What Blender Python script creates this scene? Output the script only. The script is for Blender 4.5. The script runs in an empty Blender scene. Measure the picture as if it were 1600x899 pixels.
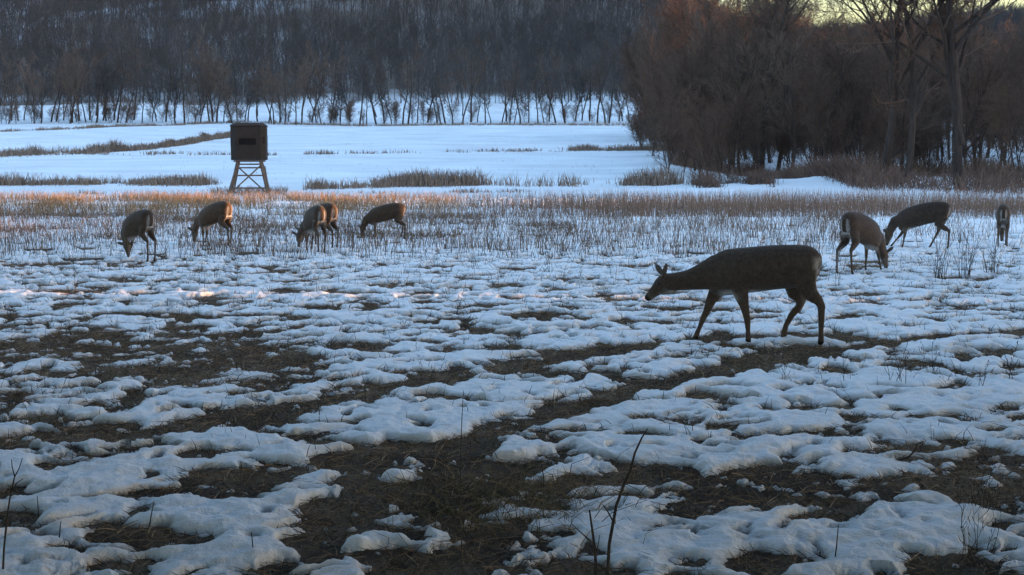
import bpy, bmesh, math, random
import numpy as np
from mathutils import Vector, Matrix, Euler
R = math.radians
rng = np.random.default_rng(7)
random.seed(7)
scene = bpy.context.scene
COL = scene.collection

# ------------------------------------------------------------------ camera
CAM_H, PITCH, F = 1.86, R(5.55), 2084.0          # F in pixels of the 1600 px wide photograph
cam = bpy.data.cameras.new('camera'); camo = bpy.data.objects.new('camera', cam); COL.objects.link(camo)
camo.location = (0, 0, CAM_H); camo.rotation_euler = (R(90) - PITCH, 0, 0)
cam.sensor_width = 36; cam.lens = F / 1600 * 36; cam.clip_end = 6000; cam.clip_start = 0.1
scene.camera = camo
# ------------------------------------------------------------------ light
SUN_EL = 3.4
SUN_DIR = Vector((1.0, -0.09, 0)).normalized()     # horizontal direction towards the sun
w = bpy.data.worlds.new('World'); scene.world = w; w.use_nodes = True
nt = w.node_tree; bg = nt.nodes['Background']
sky = nt.nodes.new('ShaderNodeTexSky'); sky.sky_type = 'NISHITA'; sky.sun_disc = False
sky.sun_elevation = R(SUN_EL); sky.sun_rotation = math.atan2(SUN_DIR.x, SUN_DIR.y)
sky.air_density = 1.0; sky.dust_density = 1.5; sky.ozone_density = 1.6
tintn = nt.nodes.new('ShaderNodeMix'); tintn.data_type = 'RGBA'; tintn.blend_type = 'MULTIPLY'; tintn.inputs[0].default_value = 1
nt.links.new(sky.outputs[0], tintn.inputs[6]); tintn.inputs[7].default_value = (.98, .97, 1.0, 1)   # the camera's cold white balance
wc = nt.nodes.new('ShaderNodeTexCoord'); wz = nt.nodes.new('ShaderNodeSeparateXYZ'); nt.links.new(wc.outputs['Generated'], wz.inputs[0])
dome = nt.nodes.new('ShaderNodeValToRGB'); e = dome.color_ramp.elements      # dusk: a blue dome overhead, dimmer towards the hills
e[0].position = .112; e[0].color = (.50, .45, .35, 1); e[1].position = .75; e[1].color = (1, 1, 1, 1)
low = e.new(.15); low.color = (.31, .41, .56, 1); mid = e.new(.35); mid.color = (.45, .56, .71, 1)
nt.links.new(wz.outputs[2], dome.inputs[0])
dm = nt.nodes.new('ShaderNodeMix'); dm.data_type = 'RGBA'; dm.blend_type = 'MULTIPLY'; dm.inputs[0].default_value = 1
nt.links.new(tintn.outputs[2], dm.inputs[6]); nt.links.new(dome.outputs[0], dm.inputs[7])
nt.links.new(dm.outputs[2], bg.inputs[0]); bg.inputs[1].default_value = 0.15
sl = bpy.data.lights.new('sun', 'SUN'); sl.energy = 1.6; sl.angle = R(0.5); sl.color = (1.0, 0.50, 0.22)
slo = bpy.data.objects.new('sun', sl); COL.objects.link(slo)
sd = Vector((SUN_DIR.x * math.cos(R(SUN_EL)), SUN_DIR.y * math.cos(R(SUN_EL)), math.sin(R(SUN_EL))))
slo.rotation_euler = sd.to_track_quat('Z', 'Y').to_euler()
vs = scene.view_settings; vs.view_transform = 'Standard'; vs.look = 'None'; vs.exposure = 3.5; vs.gamma = 1
vs.use_curve_mapping = False
scene.cycles.max_bounces = 4; scene.cycles.diffuse_bounces = 3; scene.cycles.volume_bounces = 0
scene.cycles.use_denoising = True

# ------------------------------------------------------------------ numpy noise, terrain
def _hash(ix, iy, s):
    n = (ix.astype(np.int64) * 374761393 + iy.astype(np.int64) * 668265263 + s * 974634777) & 0xffffffff
    n = ((n ^ (n >> 13)) * 1274126177) & 0xffffffff
    n = (n ^ (n >> 16)) & 0xffffffff
    return n.astype(np.float64) / 4294967295.0
def vnoise(x, y, s=0):
    ix = np.floor(x); iy = np.floor(y); fx = x - ix; fy = y - iy
    def g(dx, dy):
        a = _hash(ix + dx, iy + dy, s) * 2 * np.pi
        return np.cos(a) * (fx - dx) + np.sin(a) * (fy - dy)
    u = fx ** 3 * (fx * (fx * 6 - 15) + 10); v = fy ** 3 * (fy * (fy * 6 - 15) + 10)
    a = g(0, 0) * (1 - u) + g(1, 0) * u; b = g(0, 1) * (1 - u) + g(1, 1) * u
    return (a * (1 - v) + b * v) * 1.5
def fbm(x, y, o=3, s=0, gain=.5):
    t = 0; a = 1; n = 0
    for k in range(o):
        t = t + a * vnoise(x * 2.03 ** k + 17.3 * k, y * 2.03 ** k - 9.1 * k, s + k); n += a; a *= gain
    return t / n
def cells(x, y, s=0):
    """distance to the nearest jittered point"""
    ix = np.floor(x); iy = np.floor(y); best = np.full(np.shape(x), 9.0); rid = np.zeros(np.shape(x))
    for dx in (-1, 0, 1):
        for dy in (-1, 0, 1):
            px = ix + dx + _hash(ix + dx, iy + dy, s); py = iy + dy + _hash(ix + dx, iy + dy, s + 5)
            d = (px - x) ** 2 + (py - y) ** 2; m = d < best
            best = np.where(m, d, best); rid = np.where(m, _hash(ix + dx, iy + dy, s + 9), rid)
    return np.sqrt(best), rid
def sstep(a, b, x):
    t = np.clip((x - a) / (b - a), 0, 1); return t * t * (3 - 2 * t)
PY = [-200, 64, 90, 150, 300, 400, 470, 600, 760, 900, 1500]
PZL = [0, 0, .6, 2.6, 9.4, 17.5, 33, 70, 108, 112, 112]
PZR = [0, 0, .7, 3.0, 9.4, 15.0, 26, 51, 71, 72, 72]
# unseen bank added to block the sun; crest dips shaped to pass lit strips
CRY = [-400, -60, 8, 11.0, 11.45, 11.9, 12.35, 17.5, 18.8, 27, 34, 43, 44.5, 56, 57.5, 66, 75, 105, 160]
CRZ = [9, 9, 8, 6.6, 3.55, 3.55, 6.4, 6.2, 4.9, 4.8, 5.6, 5.6, 3.5, 3.5, 9, 20, 32, 32, 26]
def terrain(x, y):
    x = np.asarray(x, float); y = np.asarray(y, float)
    ang = x / np.maximum(y, 60.0)
    k = sstep(.07, .17, ang)
    yy = y + 6 * vnoise(x / 60, y / 60, 3) * sstep(120, 200, y)
    h = np.interp(yy, PY, PZL) * (1 - k) + np.interp(yy, PY, PZR) * k
    h = h + 9 * vnoise(x / 110 + 3, y / 140, 5) * sstep(430, 600, y)
    h = h + .05 * vnoise(x / 7, y / 7, 8) * sstep(14, 40, y) + .25 * vnoise(x / 40, y / 30, 9) * sstep(70, 120, y)
    # low ditch bank by the right hand wood
    h = h + .55 * np.exp(-((x - 20) / 8) ** 2 - ((y - 74) / 4) ** 2) * (1 + .3 * vnoise(x / 3, y / 3, 4))
    # the added bank, out of view, that shades the field
    c = np.interp(y, CRY, CRZ) * np.exp(-((x - 66) / 8.0) ** 2) * sstep(170, 110, y)
    # a long unseen ridge, added on the right to keep the hillside in shade
    g = sstep(0, 130, x - .50 * y - 25) * sstep(125, 190, y) * 110
    c = np.maximum(c, g)
    return np.maximum(h, c) if np.ndim(h) else max(float(h), float(c))
def T(x, y): return float(terrain(np.array([x]), np.array([y]))[0])
def ray(px, py):
    d = Vector(((px - 800) / F, -(py - 449.5) / F, -1)); return camo.rotation_euler.to_matrix() @ d
_TT = 3.0 * 1.02 ** np.arange(310)
def gp(px, py):
    """the point of the ground seen at a photograph pixel"""
    d = ray(px, py); t = _TT; x = d.x * t; y = d.y * t; below = CAM_H + d.z * t <= terrain(x, y)
    i = int(np.argmax(below)) if below.any() else len(t) - 1; t = np.linspace(t[max(i - 1, 0)], t[i], 12)
    x = d.x * t; y = d.y * t; below = CAM_H + d.z * t <= terrain(x, y); i = int(np.argmax(below)) if below.any() else 11
    return Vector((x[i], y[i], T(x[i], y[i])))
def proj(x, y, z):
    """photograph pixel of world points (numpy)"""
    c, s = math.cos(PITCH), math.sin(PITCH); zz = z - CAM_H
    dep = y * c - zz * s; up = y * s + zz * c
    return 800 + F * x / dep, 449.5 - F * up / dep

# ------------------------------------------------------------------ materials
def mat(name, rough=.9, spec=.1):
    m = bpy.data.materials.new(name); m.use_nodes = True
    b = m.node_tree.nodes['Principled BSDF']; b.inputs['Roughness'].default_value = rough
    b.inputs['Specular IOR Level'].default_value = spec
    return m, m.node_tree, b
def N(t, kind, **kw):
    n = t.nodes.new(kind)
    for k, v in kw.items():
        if k in n.inputs.keys(): n.inputs[k].default_value = v
        else: setattr(n, k, v)
    return n
def ramp(t, fac, stops):
    r = t.nodes.new('ShaderNodeValToRGB'); e = r.color_ramp.elements
    while len(e) < len(stops): e.new(.5)
    for i, (p, c) in enumerate(stops):
        e[i].position = p; e[i].color = (*c, 1)
    t.links.new(fac, r.inputs[0]); return r.outputs[0]
def mixc(t, fac, a, b):
    m = t.nodes.new('ShaderNodeMix'); m.data_type = 'RGBA'
    for s, v in ((0, fac), (6, a), (7, b)):
        if hasattr(v, 'links'): t.links.new(v, m.inputs[s])
        else: m.inputs[s].default_value = v if s == 0 else (*v, 1)
    return m.outputs[2]
def noise_mat(name, c1, c2, scale=6, stretch=(1, 1, 1), rough=.9, bump=0, attr=None, rnd=0.0, coord='Object'):
    m, t, b = mat(name, rough)
    tc = t.nodes.new('ShaderNodeTexCoord'); mp = t.nodes.new('ShaderNodeMapping'); mp.inputs['Scale'].default_value = stretch
    t.links.new(tc.outputs[coord], mp.inputs[0])
    no = N(t, 'ShaderNodeTexNoise', Scale=scale, Detail=5.0, Roughness=.6); t.links.new(mp.outputs[0], no.inputs['Vector'])
    col = ramp(t, no.outputs[0], [(.3, c1), (.7, c2)])
    if rnd:
        oi = t.nodes.new('ShaderNodeObjectInfo'); hs = t.nodes.new('ShaderNodeHueSaturation')
        mr = t.nodes.new('ShaderNodeMapRange'); mr.inputs[3].default_value = 1 - rnd; mr.inputs[4].default_value = 1 + rnd
        t.links.new(oi.outputs['Random'], mr.inputs[0]); t.links.new(mr.outputs[0], hs.inputs['Value']); t.links.new(col, hs.inputs['Color'])
        col = hs.outputs[0]
    t.links.new(col, b.inputs['Base Color'])
    if bump:
        bp = N(t, 'ShaderNodeBump', Strength=bump, Distance=.02); t.links.new(no.outputs[0], bp.inputs['Height']); t.links.new(bp.outputs[0], b.inputs['Normal'])
    return m
def attr_mat(name, attr='tint', rough=.9, nscale=40, namp=.35, sheen=0):
    """base colour from the mesh's own colour attribute, broken up by fine noise"""
    m, t, b = mat(name, rough)
    a = N(t, 'ShaderNodeAttribute', attribute_name=attr)
    tc = t.nodes.new('ShaderNodeTexCoord'); no = N(t, 'ShaderNodeTexNoise', Scale=float(nscale), Detail=4.0, Roughness=.65)
    t.links.new(tc.outputs['Object'], no.inputs['Vector'])
    mr = t.nodes.new('ShaderNodeMapRange'); mr.inputs[1].default_value = .25; mr.inputs[2].default_value = .75
    mr.inputs[3].default_value = 1 - namp; mr.inputs[4].default_value = 1 + namp; t.links.new(no.outputs[0], mr.inputs[0])
    hs = t.nodes.new('ShaderNodeHueSaturation'); t.links.new(a.outputs['Color'], hs.inputs['Color']); t.links.new(mr.outputs[0], hs.inputs['Value'])
    t.links.new(hs.outputs[0], b.inputs['Base Color'])
    if sheen:
        b.inputs['Sheen Weight'].default_value = sheen; b.inputs['Sheen Roughness'].default_value = .5
        bp = N(t, 'ShaderNodeBump', Strength=.35, Distance=.01); t.links.new(no.outputs[0], bp.inputs['Height']); t.links.new(bp.outputs[0], b.inputs['Normal'])
    return m

# ------------------------------------------------------------------ object helpers
def props(o, label=None, cat=None, group=None, kind=None):
    for k, v in (('label', label), ('category', cat), ('group', group), ('kind', kind)):
        if v: o[k] = v
    return o
def link(name, me, m=None, parent=None):
    o = bpy.data.objects.new(name, me); COL.objects.link(o)
    if m and me is not None and not me.materials: me.materials.append(m)
    if parent: o.parent = parent
    return o
def empty(name, loc=(0, 0, 0), rz=0, **kw):
    o = link(name, None); o.location = loc; o.rotation_euler.z = rz; o.empty_display_size = .2
    return props(o, **kw)
def np_mesh(name, v, f, smooth=False, tint=None):
    me = bpy.data.meshes.new(name); v = np.asarray(v, np.float32); f = np.asarray(f, np.int32)
    k = f.shape[1]
    me.vertices.add(len(v)); me.vertices.foreach_set('co', v.ravel())
    me.loops.add(f.size); me.loops.foreach_set('vertex_index', f.ravel())
    me.polygons.add(len(f)); me.polygons.foreach_set('loop_start', np.arange(0, f.size, k, dtype=np.int32))
    me.polygons.foreach_set('use_smooth', np.full(len(f), smooth))
    me.update(calc_edges=True)
    if tint is not None: set_tint(me, tint)
    return me
def set_tint(me, c, name='tint'):
    a = me.attributes.new(name, 'FLOAT_COLOR', 'POINT'); c = np.asarray(c, np.float32)
    if c.shape[1] == 3: c = np.hstack([c, np.ones((len(c), 1), np.float32)])
    a.data.foreach_set('color', c.ravel())
def frusta(P0, R0, P1, R1, n=3):
    """many tapered n-sided sticks as arrays of vertices and faces"""
    P0 = np.asarray(P0, float); P1 = np.asarray(P1, float); R0 = np.asarray(R0, float); R1 = np.asarray(R1, float)
    d = P1 - P0; L = np.linalg.norm(d, axis=1, keepdims=True); d = d / np.maximum(L, 1e-9)
    ref = np.where(np.abs(d[:, 2:3]) < .9, np.array([[0, 0, 1.]]), np.array([[1., 0, 0]]))
    a = np.cross(d, ref); a /= np.linalg.norm(a, axis=1, keepdims=True); b = np.cross(d, a)
    th = np.arange(n) * 2 * np.pi / n
    ring = a[:, None, :] * np.cos(th)[None, :, None] + b[:, None, :] * np.sin(th)[None, :, None]
    v = np.concatenate([P0[:, None, :] + ring * R0[:, None, None], P1[:, None, :] + ring * R1[:, None, None]], axis=1)
    m = len(P0); i = np.arange(n); j = (i + 1) % n
    q = np.stack([i, j, j + n, i + n], axis=1)
    f = (q[None] + (np.arange(m) * 2 * n)[:, None, None]).reshape(-1, 4)
    return v.reshape(-1, 3), f

# ------------------------------------------------------------------ soil and snow
def polar(rows, th, hf):
    r, t = np.meshgrid(rows, th, indexing='ij'); x = r * np.sin(t); y = r * np.cos(t); z = hf(x, y)
    nr, nth = x.shape; idx = np.arange(nr * nth).reshape(nr, nth)
    f = np.stack([idx[:-1, :-1], idx[:-1, 1:], idx[1:, 1:], idx[1:, :-1]], -1).reshape(-1, 4)
    return np.stack([x, y, z], -1).reshape(-1, 3), f, x, y
# bare soil (-) and thick snow (+) read off the photograph as pixel ellipses, turned into patches of ground
BLOBS = [(400,560,70,26,-1),(470,567,60,16,-.8),(130,545,130,16,-.8),(230,572,120,12,-.8),(50,528,70,9,-.6),(430,604,46,26,-1),(300,545,60,14,-.7),
 (330,655,70,13,-.9),(180,684,140,11,-1),(700,745,170,34,-1.4),(760,800,120,44,-1.3),(600,790,70,40,-1.2),(380,752,90,26,-1.1),(500,830,70,36,-1),
 (195,820,42,34,-1.2),(245,845,18,22,-.8),(120,742,70,12,-.8),(1090,790,90,42,-1.5),(1190,747,120,16,-1),(1270,790,60,26,-1.2),(1360,765,80,20,-1),
 (1500,745,110,22,-1.1),(1560,800,50,30,-1),(1245,835,34,16,-.8),(1250,667,30,8,-.9),(1390,658,28,7,-.9),(1505,693,38,11,-1),(1380,706,40,11,-1),
 (1545,638,34,7,-.8),(1150,645,28,9,-.8),(1160,604,26,7,-.8),(1130,600,20,6,-.5),(1290,690,25,7,-.6),(960,745,90,14,-.7),(560,715,60,14,-.8),
 (650,868,50,22,-.6),(450,870,30,25,-.6),(900,560,60,8,-.6),(950,548,70,8,-.7),(730,500,30,7,-.7),(755,512,50,5,-.6),(580,555,20,8,-.4),
 (1240,552,110,10,-1.2),(1300,535,40,7,-.7),(1210,575,60,9,-.8),(90,665,60,8,-.5),(20,640,30,8,-.5),(520,680,26,14,-.8),(460,700,50,10,-.6),
 (750,450,28,5,-.8),(720,500,20,6,-.5),(1000,420,24,4,-.5),(1400,412,46,4,-.9),(1340,419,26,4,-.7),(150,414,80,5,-.9),(430,465,25,5,-.4),
 (70,800,90,70,1.2),(335,805,95,36,1.4),(390,850,60,30,1),(150,770,40,20,.6),(970,822,80,34,1.3),(860,868,90,20,1),(1180,840,90,34,1.2),(1420,845,110,26,1),
 (1070,760,40,12,.3),(640,668,90,30,1),(730,640,110,26,.9),(610,690,60,12,.6),(330,620,60,12,.6),(350,780,60,10,.5),(1300,630,200,46,.9),(1050,700,120,30,.8),
 (1350,735,80,12,.5),(960,690,80,16,.6),(820,610,110,14,.6),(1120,615,60,16,.6),(1490,600,90,30,.5),(200,640,150,10,.5),(110,700,110,8,.6),(430,715,50,8,.7),
 (300,765,60,8,.8),(560,738,32,10,1.3),(620,748,34,10,1.2),(790,800,40,16,1.3),(865,742,60,8,1),(780,716,30,5,.9),(570,855,35,14,1.2),(690,835,30,16,1),
 (1500,860,90,14,.8),(1440,790,50,14,.6),(40,720,60,12,.6),(270,700,60,7,.6),(1240,700,140,18,.6),(670,560,120,20,.5),(860,520,200,20,.4),(1450,520,140,30,.3)]
TRACKS = [[(1330,530),(1180,528),(1040,536),(1010,540),(930,553),(850,568),(760,585),(690,597),(620,608),(560,622),(500,635),(430,646),(330,660),(160,688),(0,703)],
          [(1600,520),(1450,530),(1340,545),(1250,555),(1150,575),(1080,590),(1000,610),(930,630),(870,648),(820,664),(720,690),(600,712),(400,748),(250,775)]]
def patch_field(x, y):
    c = np.zeros_like(x); ov = np.zeros_like(x)
    for px, py, rx, ry, s in BLOBS:
        p = gp(px, py); dd = p.y; wx = rx * dd / F; wy = max(ry * dd * dd / (F * CAM_H), .04)
        q = ((x - p.x) / wx) ** 2 + ((y - p.y) / wy) ** 2
        c += .88 * s * np.exp(-q * .8)
    near = y < 22
    xs, ys = x[near], y[near]; best = np.full(xs.shape, 9.0); wob = .20 * vnoise(xs * 1.6, ys * 1.6, 31) + .10 * vnoise(xs * 5, ys * 5, 32)
    for tr in TRACKS:
        pts = [gp(*p) for p in tr]
        for a, b in zip(pts[:-1], pts[1:]):
            dx, dy = b.x - a.x, b.y - a.y; t = np.clip(((xs - a.x) * dx + (ys - a.y) * dy) / (dx * dx + dy * dy), 0, 1)
            best = np.minimum(best, np.hypot(xs - a.x - t * dx, ys - a.y - t * dy))
    k = np.zeros_like(x); k[near] = (1.2 + 1.9 * sstep(-.25, .05, xs / np.maximum(ys, 1))) * np.exp(-((best + wob) / .17) ** 2) - .55 * np.exp(-((best + wob - .48) / .2) ** 2)
    return c - k
def snow_s(x, y):
    """snow cover: > 0 where snow lies, larger where it is thick"""
    wx = x + .25 * vnoise(x * 1.3, y * 1.3, 41); wy = y + .25 * vnoise(x * 1.3, y * 1.3, 42)
    u = (wx + .35 * wy) * .95; v = (wy - .35 * wx) * 1.25
    n = 1.5 * fbm(u * 1.3, v * 1.9, 6, 11, .62)
    base = np.interp(y, [3, 6, 9, 11, 14, 18, 24, 34, 62, 66, 500], [.46, .42, .36, .34, .44, .50, .54, .54, .6, 1.0, 1.2])
    left = sstep(-.02, -.25, x / np.maximum(y, 1)) * np.exp(-((y - 12.0) / 2.8) ** 2)
    cd, cr = cells(u * 1.9 + .6 * vnoise(x * 2.4, y * 2.4, 51), v * 2.2 + .5 * vnoise(x * 2.4, y * 2.4, 52), 21)
    c2, r2 = cells(x * 4.4 + .5 * vnoise(x * 4, y * 4, 54), y * 4.0 + .5 * vnoise(x * 4, y * 4, 53), 25)
    ca, ra = cells(x * 1.15 + .3 * vnoise(x * 2, y * 2, 56), y * 1.35 + .3 * vnoise(x * 2, y * 2, 57), 33)
    web = 1.3 * (np.minimum(cd, .62) - .40) - 1.7 * np.exp(-(ca / (.13 + .16 * ra)) ** 2) * (ra > .3) \
        - 1.35 * np.exp(-(cd / (.17 + .17 * cr)) ** 2) * (cr > .45) - 1.3 * np.exp(-(c2 / (.22 + .20 * r2)) ** 2) * (r2 > .45) + .19
    smooth = sstep(.0, .5, fbm(x * .35, y * .45, 2, 27) + .35 * sstep(-.02, .2, x / np.maximum(y, 1)))   # calmer snow in places
    k = np.interp(y, [4, 8, 12, 30, 64, 70], [1.1, 1.25, 1.3, 1.2, 1.1, .2])
    s = base - .34 * left + n * k + patch_field(x, y) + web * k * (1.15 - .55 * smooth) + .12 * smooth
    return s
def snow_z(x, y):
    s = snow_s(x, y); thick = .052 + .024 * vnoise(x * .8, y * .8, 61)
    lump = .034 * fbm(x * 4, y * 4, 3, 71) + .010 * fbm(x * 9, y * 9, 2, 73) + .005 * fbm(x * 17, y * 17, 2, 75)
    edge = .50 * fbm(x * 6.5, y * 6.5, 4, 81); se = s + edge * np.exp(-(s / .3) ** 2)
    fleck = (fbm(x * 6, y * 6, 3, 83) - .26) * 1.1 - np.clip(-s - .9, 0, 9); se = np.where(y < 15, np.maximum(se, np.where(s > -2.2, fleck, -1)), se)
    up = 1 - np.exp(-np.maximum(se, 0) / .36)
    z = np.where(se > 0, thick * up * (.75 + .25 * np.tanh(np.maximum(se, 0))) + lump * up, np.maximum(se * .25, -.07))
    return z, se
rows = [3.0]
while rows[-1] < 480:
    r = rows[-1]; rows.append(r + (.016 * max(r / 8, .8) ** 1.35 if r < 32 else .104 * (r / 32) ** 1.7))
rows = np.array(rows)
th = np.concatenate([np.linspace(-75, -26, 110)[:-1], np.linspace(-26, 26, 1250), np.linspace(26, 75, 110)[1:]]) * math.pi / 180
SV, SF, sx, sy = polar(rows, th, lambda x, y: terrain(x, y))
dz, sev = snow_z(SV[:, 0], SV[:, 1])
SV[:, 2] += dz
keep = (sev[SF] > -.22).any(1) & (sy.ravel()[SF] < 404 + 6 * vnoise(sx.ravel() / 30, sy.ravel() / 30, 7)[SF]).all(1); SF = SF[keep]
used = np.zeros(len(SV), bool); used[SF.ravel()] = True; remap = np.cumsum(used) - 1
SV = SV[used]; SF = remap[SF]; sev = sev[used]
sm = np_mesh('snow_cover', SV, SF, True)
grime = np.exp(-np.maximum(sev, 0) / .26) * (.66 + .8 * fbm(SV[:, 0] * 2.5, SV[:, 1] * 2.5, 3, 91)) * np.interp(SV[:, 1], [0, 30, 64, 80], [1, .8, .5, 0])
grime = np.clip(grime, 0, 1)[:, None]
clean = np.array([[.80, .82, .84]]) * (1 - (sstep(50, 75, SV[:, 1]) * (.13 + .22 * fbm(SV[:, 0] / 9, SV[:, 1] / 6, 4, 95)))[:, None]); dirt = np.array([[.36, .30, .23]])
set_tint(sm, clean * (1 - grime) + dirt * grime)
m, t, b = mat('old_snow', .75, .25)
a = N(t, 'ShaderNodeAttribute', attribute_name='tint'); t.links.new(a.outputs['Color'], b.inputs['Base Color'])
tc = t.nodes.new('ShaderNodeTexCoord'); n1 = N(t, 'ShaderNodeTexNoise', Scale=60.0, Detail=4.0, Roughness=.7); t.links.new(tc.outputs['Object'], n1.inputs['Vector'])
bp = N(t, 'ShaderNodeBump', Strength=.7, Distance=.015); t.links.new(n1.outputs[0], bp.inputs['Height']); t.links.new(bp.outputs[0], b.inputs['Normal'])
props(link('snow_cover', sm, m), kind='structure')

def soil_z(x, y):
    near = sstep(40, 15, np.hypot(x, y))
    return terrain(x, y) + near * (.022 * fbm(x * 5, y * 5, 3, 101) + .010 * vnoise(x * 24, y * 24, 104)) - .05 * sstep(20, 60, y) * sstep(480, 440, np.hypot(x, y))
rows2 = np.concatenate([np.linspace(.3, 3, 8)[:-1], 3 * (1700 / 3) ** np.linspace(0, 1, 620)])
th2 = np.concatenate([np.linspace(-180, -30, 90)[:-1], np.linspace(-30, 30, 520), np.linspace(30, 62, 30)[1:-1], np.linspace(62, 86, 420), np.linspace(86, 180, 60)[1:]]) * math.pi / 180
V, Fc, _, _ = polar(rows2, th2, soil_z)
hd = np.hypot(V[:, 0], V[:, 1])
hx, hy = proj(V[:, 0], np.maximum(V[:, 1], 1), V[:, 2]); lf = sstep(620, 250, hx)
sn = (.10 + .45 * lf) * sstep(.40, .75, .5 + .9 * fbm(V[:, 0] / 26, V[:, 1] / 30, 4, 111)) * sstep(410, 440, hd)
bankm = sstep(1.5, 3, V[:, 2]) * sstep(30, 45, V[:, 0]) * sstep(200, 120, hd)
soilc = np.array([[.105, .072, .050]]); leafc = np.array([[.10, .08, .065]]); hillsnow = np.array([[.62, .66, .72]])
pat = sstep(-.25, .3, fbm(V[:, 0] * 1.4, V[:, 1] * 1.4, 4, 115))[:, None]
soilc = np.array([[.060, .043, .032]]) * (1 - pat) + np.array([[.16, .115, .078]]) * pat
far = sstep(405, 428, hd + 14 * fbm(V[:, 0] / 20, V[:, 1] / 20, 3, 117))[:, None]
soilc = np.where((hd > 375)[:, None], np.array([[.78, .81, .84]]), soilc)
tint = soilc * (1 - far) + far * (leafc * (1 - sn[:, None] * .85) + hillsnow * sn[:, None] * .85)
tint = tint * (1 - bankm[:, None]) + bankm[:, None] * leafc * .7
gm = np_mesh('ground', V, Fc, True, tint)
m, t, b = mat('field_soil', .95)
a = N(t, 'ShaderNodeAttribute', attribute_name='tint'); tc = t.nodes.new('ShaderNodeTexCoord')
n1 = N(t, 'ShaderNodeTexNoise', Scale=28.0, Detail=6.0, Roughness=.7); t.links.new(tc.outputs['Object'], n1.inputs['Vector'])
mr = t.nodes.new('ShaderNodeMapRange'); mr.inputs[1].default_value = .3; mr.inputs[2].default_value = .7; mr.inputs[3].default_value = .45; mr.inputs[4].default_value = 1.7
t.links.new(n1.outputs[0], mr.inputs[0]); hs = t.nodes.new('ShaderNodeHueSaturation'); t.links.new(mr.outputs[0], hs.inputs['Value']); t.links.new(a.outputs['Color'], hs.inputs['Color'])
t.links.new(hs.outputs[0], b.inputs['Base Color'])
bp = N(t, 'ShaderNodeBump', Strength=.8, Distance=.03); t.links.new(n1.outputs[0], bp.inputs['Height']); t.links.new(bp.outputs[0], b.inputs['Normal'])
props(link('ground', gm, m), kind='structure')

# ------------------------------------------------------------------ trees
M_BARK = noise_mat('grey_brown_bark', (.038, .029, .024), (.088, .066, .054), 3, (4, 4, .6), .95, .6, rnd=.3)
M_TWIG = noise_mat('brown_twigs', (.092, .062, .046), (.155, .106, .078), 1.5, rough=.95, rnd=.3)
M_TWIG_RED = noise_mat('reddish_twigs', (.092, .056, .040), (.150, .090, .062), .5, rough=.95, rnd=.25)
M_TWIG_GREY = noise_mat('grey_twigs', (.060, .050, .046), (.105, .090, .083), 1.5, rough=.95, rnd=.3)
M_PALE = noise_mat('pale_bark', (.12, .11, .10), (.26, .24, .22), 2, (3, 3, .5), .95, rnd=.2)
def perp(d, r):
    a = Vector((r.uniform(-1, 1), r.uniform(-1, 1), r.uniform(-1, 1))); a = a - d * a.dot(d)
    return a.normalized()
def grow(seed, h, r0, levels, kids, spread=.7, clear=.25, lean=0, wob=.12, up=.15, fork=0, ratio=.55, trunk_n=8, cut=2, least=3):
    """segments of a bare tree: (p0, r0, p1, r1, level)"""
    r = random.Random(seed); out = []
    def limb(p, d, L, rad, lev, n):
        pts = [(p, rad)]; step = L / n; dd = d.copy()
        for i in range(n):
            dd = (dd + perp(dd, r) * wob * r.uniform(.4, 1.3) + Vector((0, 0, up if lev else .02))).normalized()
            p = p + dd * step; rr = rad * (1 - .82 * (i + 1) / n) if lev else rad * (1 - .72 * (i + 1) / n)
            pts.append((p, rr)); out.append((pts[-2][0], pts[-2][1], p, rr, lev))
        if lev < levels:
            k = kids[lev]
            for j in range(k):
                f = clear + (1 - clear) * (j + r.random()) / k if lev == 0 else .15 + .85 * (j + r.random()) / k
                i = min(int(f * n), n - 1); q = pts[i][0].lerp(pts[i + 1][0], f * n - i); rq = pts[i][1] * (1 - (f * n - i)) + pts[i + 1][1] * (f * n - i)
                ax = (pts[i + 1][0] - pts[i][0]).normalized()
                nd = (ax * r.uniform(.5, 1.0) + perp(ax, r) * spread * r.uniform(.7, 1.4)).normalized()
                limb(q, nd, L * ratio * r.uniform(.6, 1.15) * (1.1 - .55 * f if lev == 0 else 1 - .3 * f), max(rq * .62, .006), lev + 1, max(least, n - cut))
    d0 = Vector((lean, r.uniform(-.06, .06), 1)).normalized()
    limb(Vector((0, 0, -.3)), d0, h, r0, 0, trunk_n)
    if fork:
        for s in range(fork):
            limb(Vector((0, 0, h * .12 * (s + 1))), Vector((r.uniform(-.35, .35), r.uniform(-.35, .35), 1)).normalized(), h * .8, r0 * .65, 0, 8)
    return out
def seg_mesh(name, segs, n, rmin=0):
    v, f = frusta([s[0] for s in segs], [max(s[1], rmin) for s in segs], [s[2] for s in segs], [max(s[3], rmin) for s in segs], n)
    return np_mesh(name, v, f, n > 4)
class Tree:
    def __init__(s, segs, bark, twig, split=1, rmin=.012, sides=6):
        s.h = max(q[2].z for q in segs)
        s.trunk = seg_mesh('trunk', [q for q in segs if q[4] <= split], sides, rmin); s.trunk.materials.append(bark)
        s.crown = seg_mesh('crown', [q for q in segs if q[4] > split], 3, rmin); s.crown.materials.append(twig)
    def place(s, name, x, y, scale, rz, label, group, cat='tree', tilt=0, z=None):
        o = empty(name, (x, y, T(x, y) if z is None else z), rz, label=label, cat=cat, group=group); o.scale = (scale,) * 3
        o.rotation_euler.x = tilt
        a = link('trunk', s.trunk, None, o); b_ = link('crown', s.crown, None, o)
        return o
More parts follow.
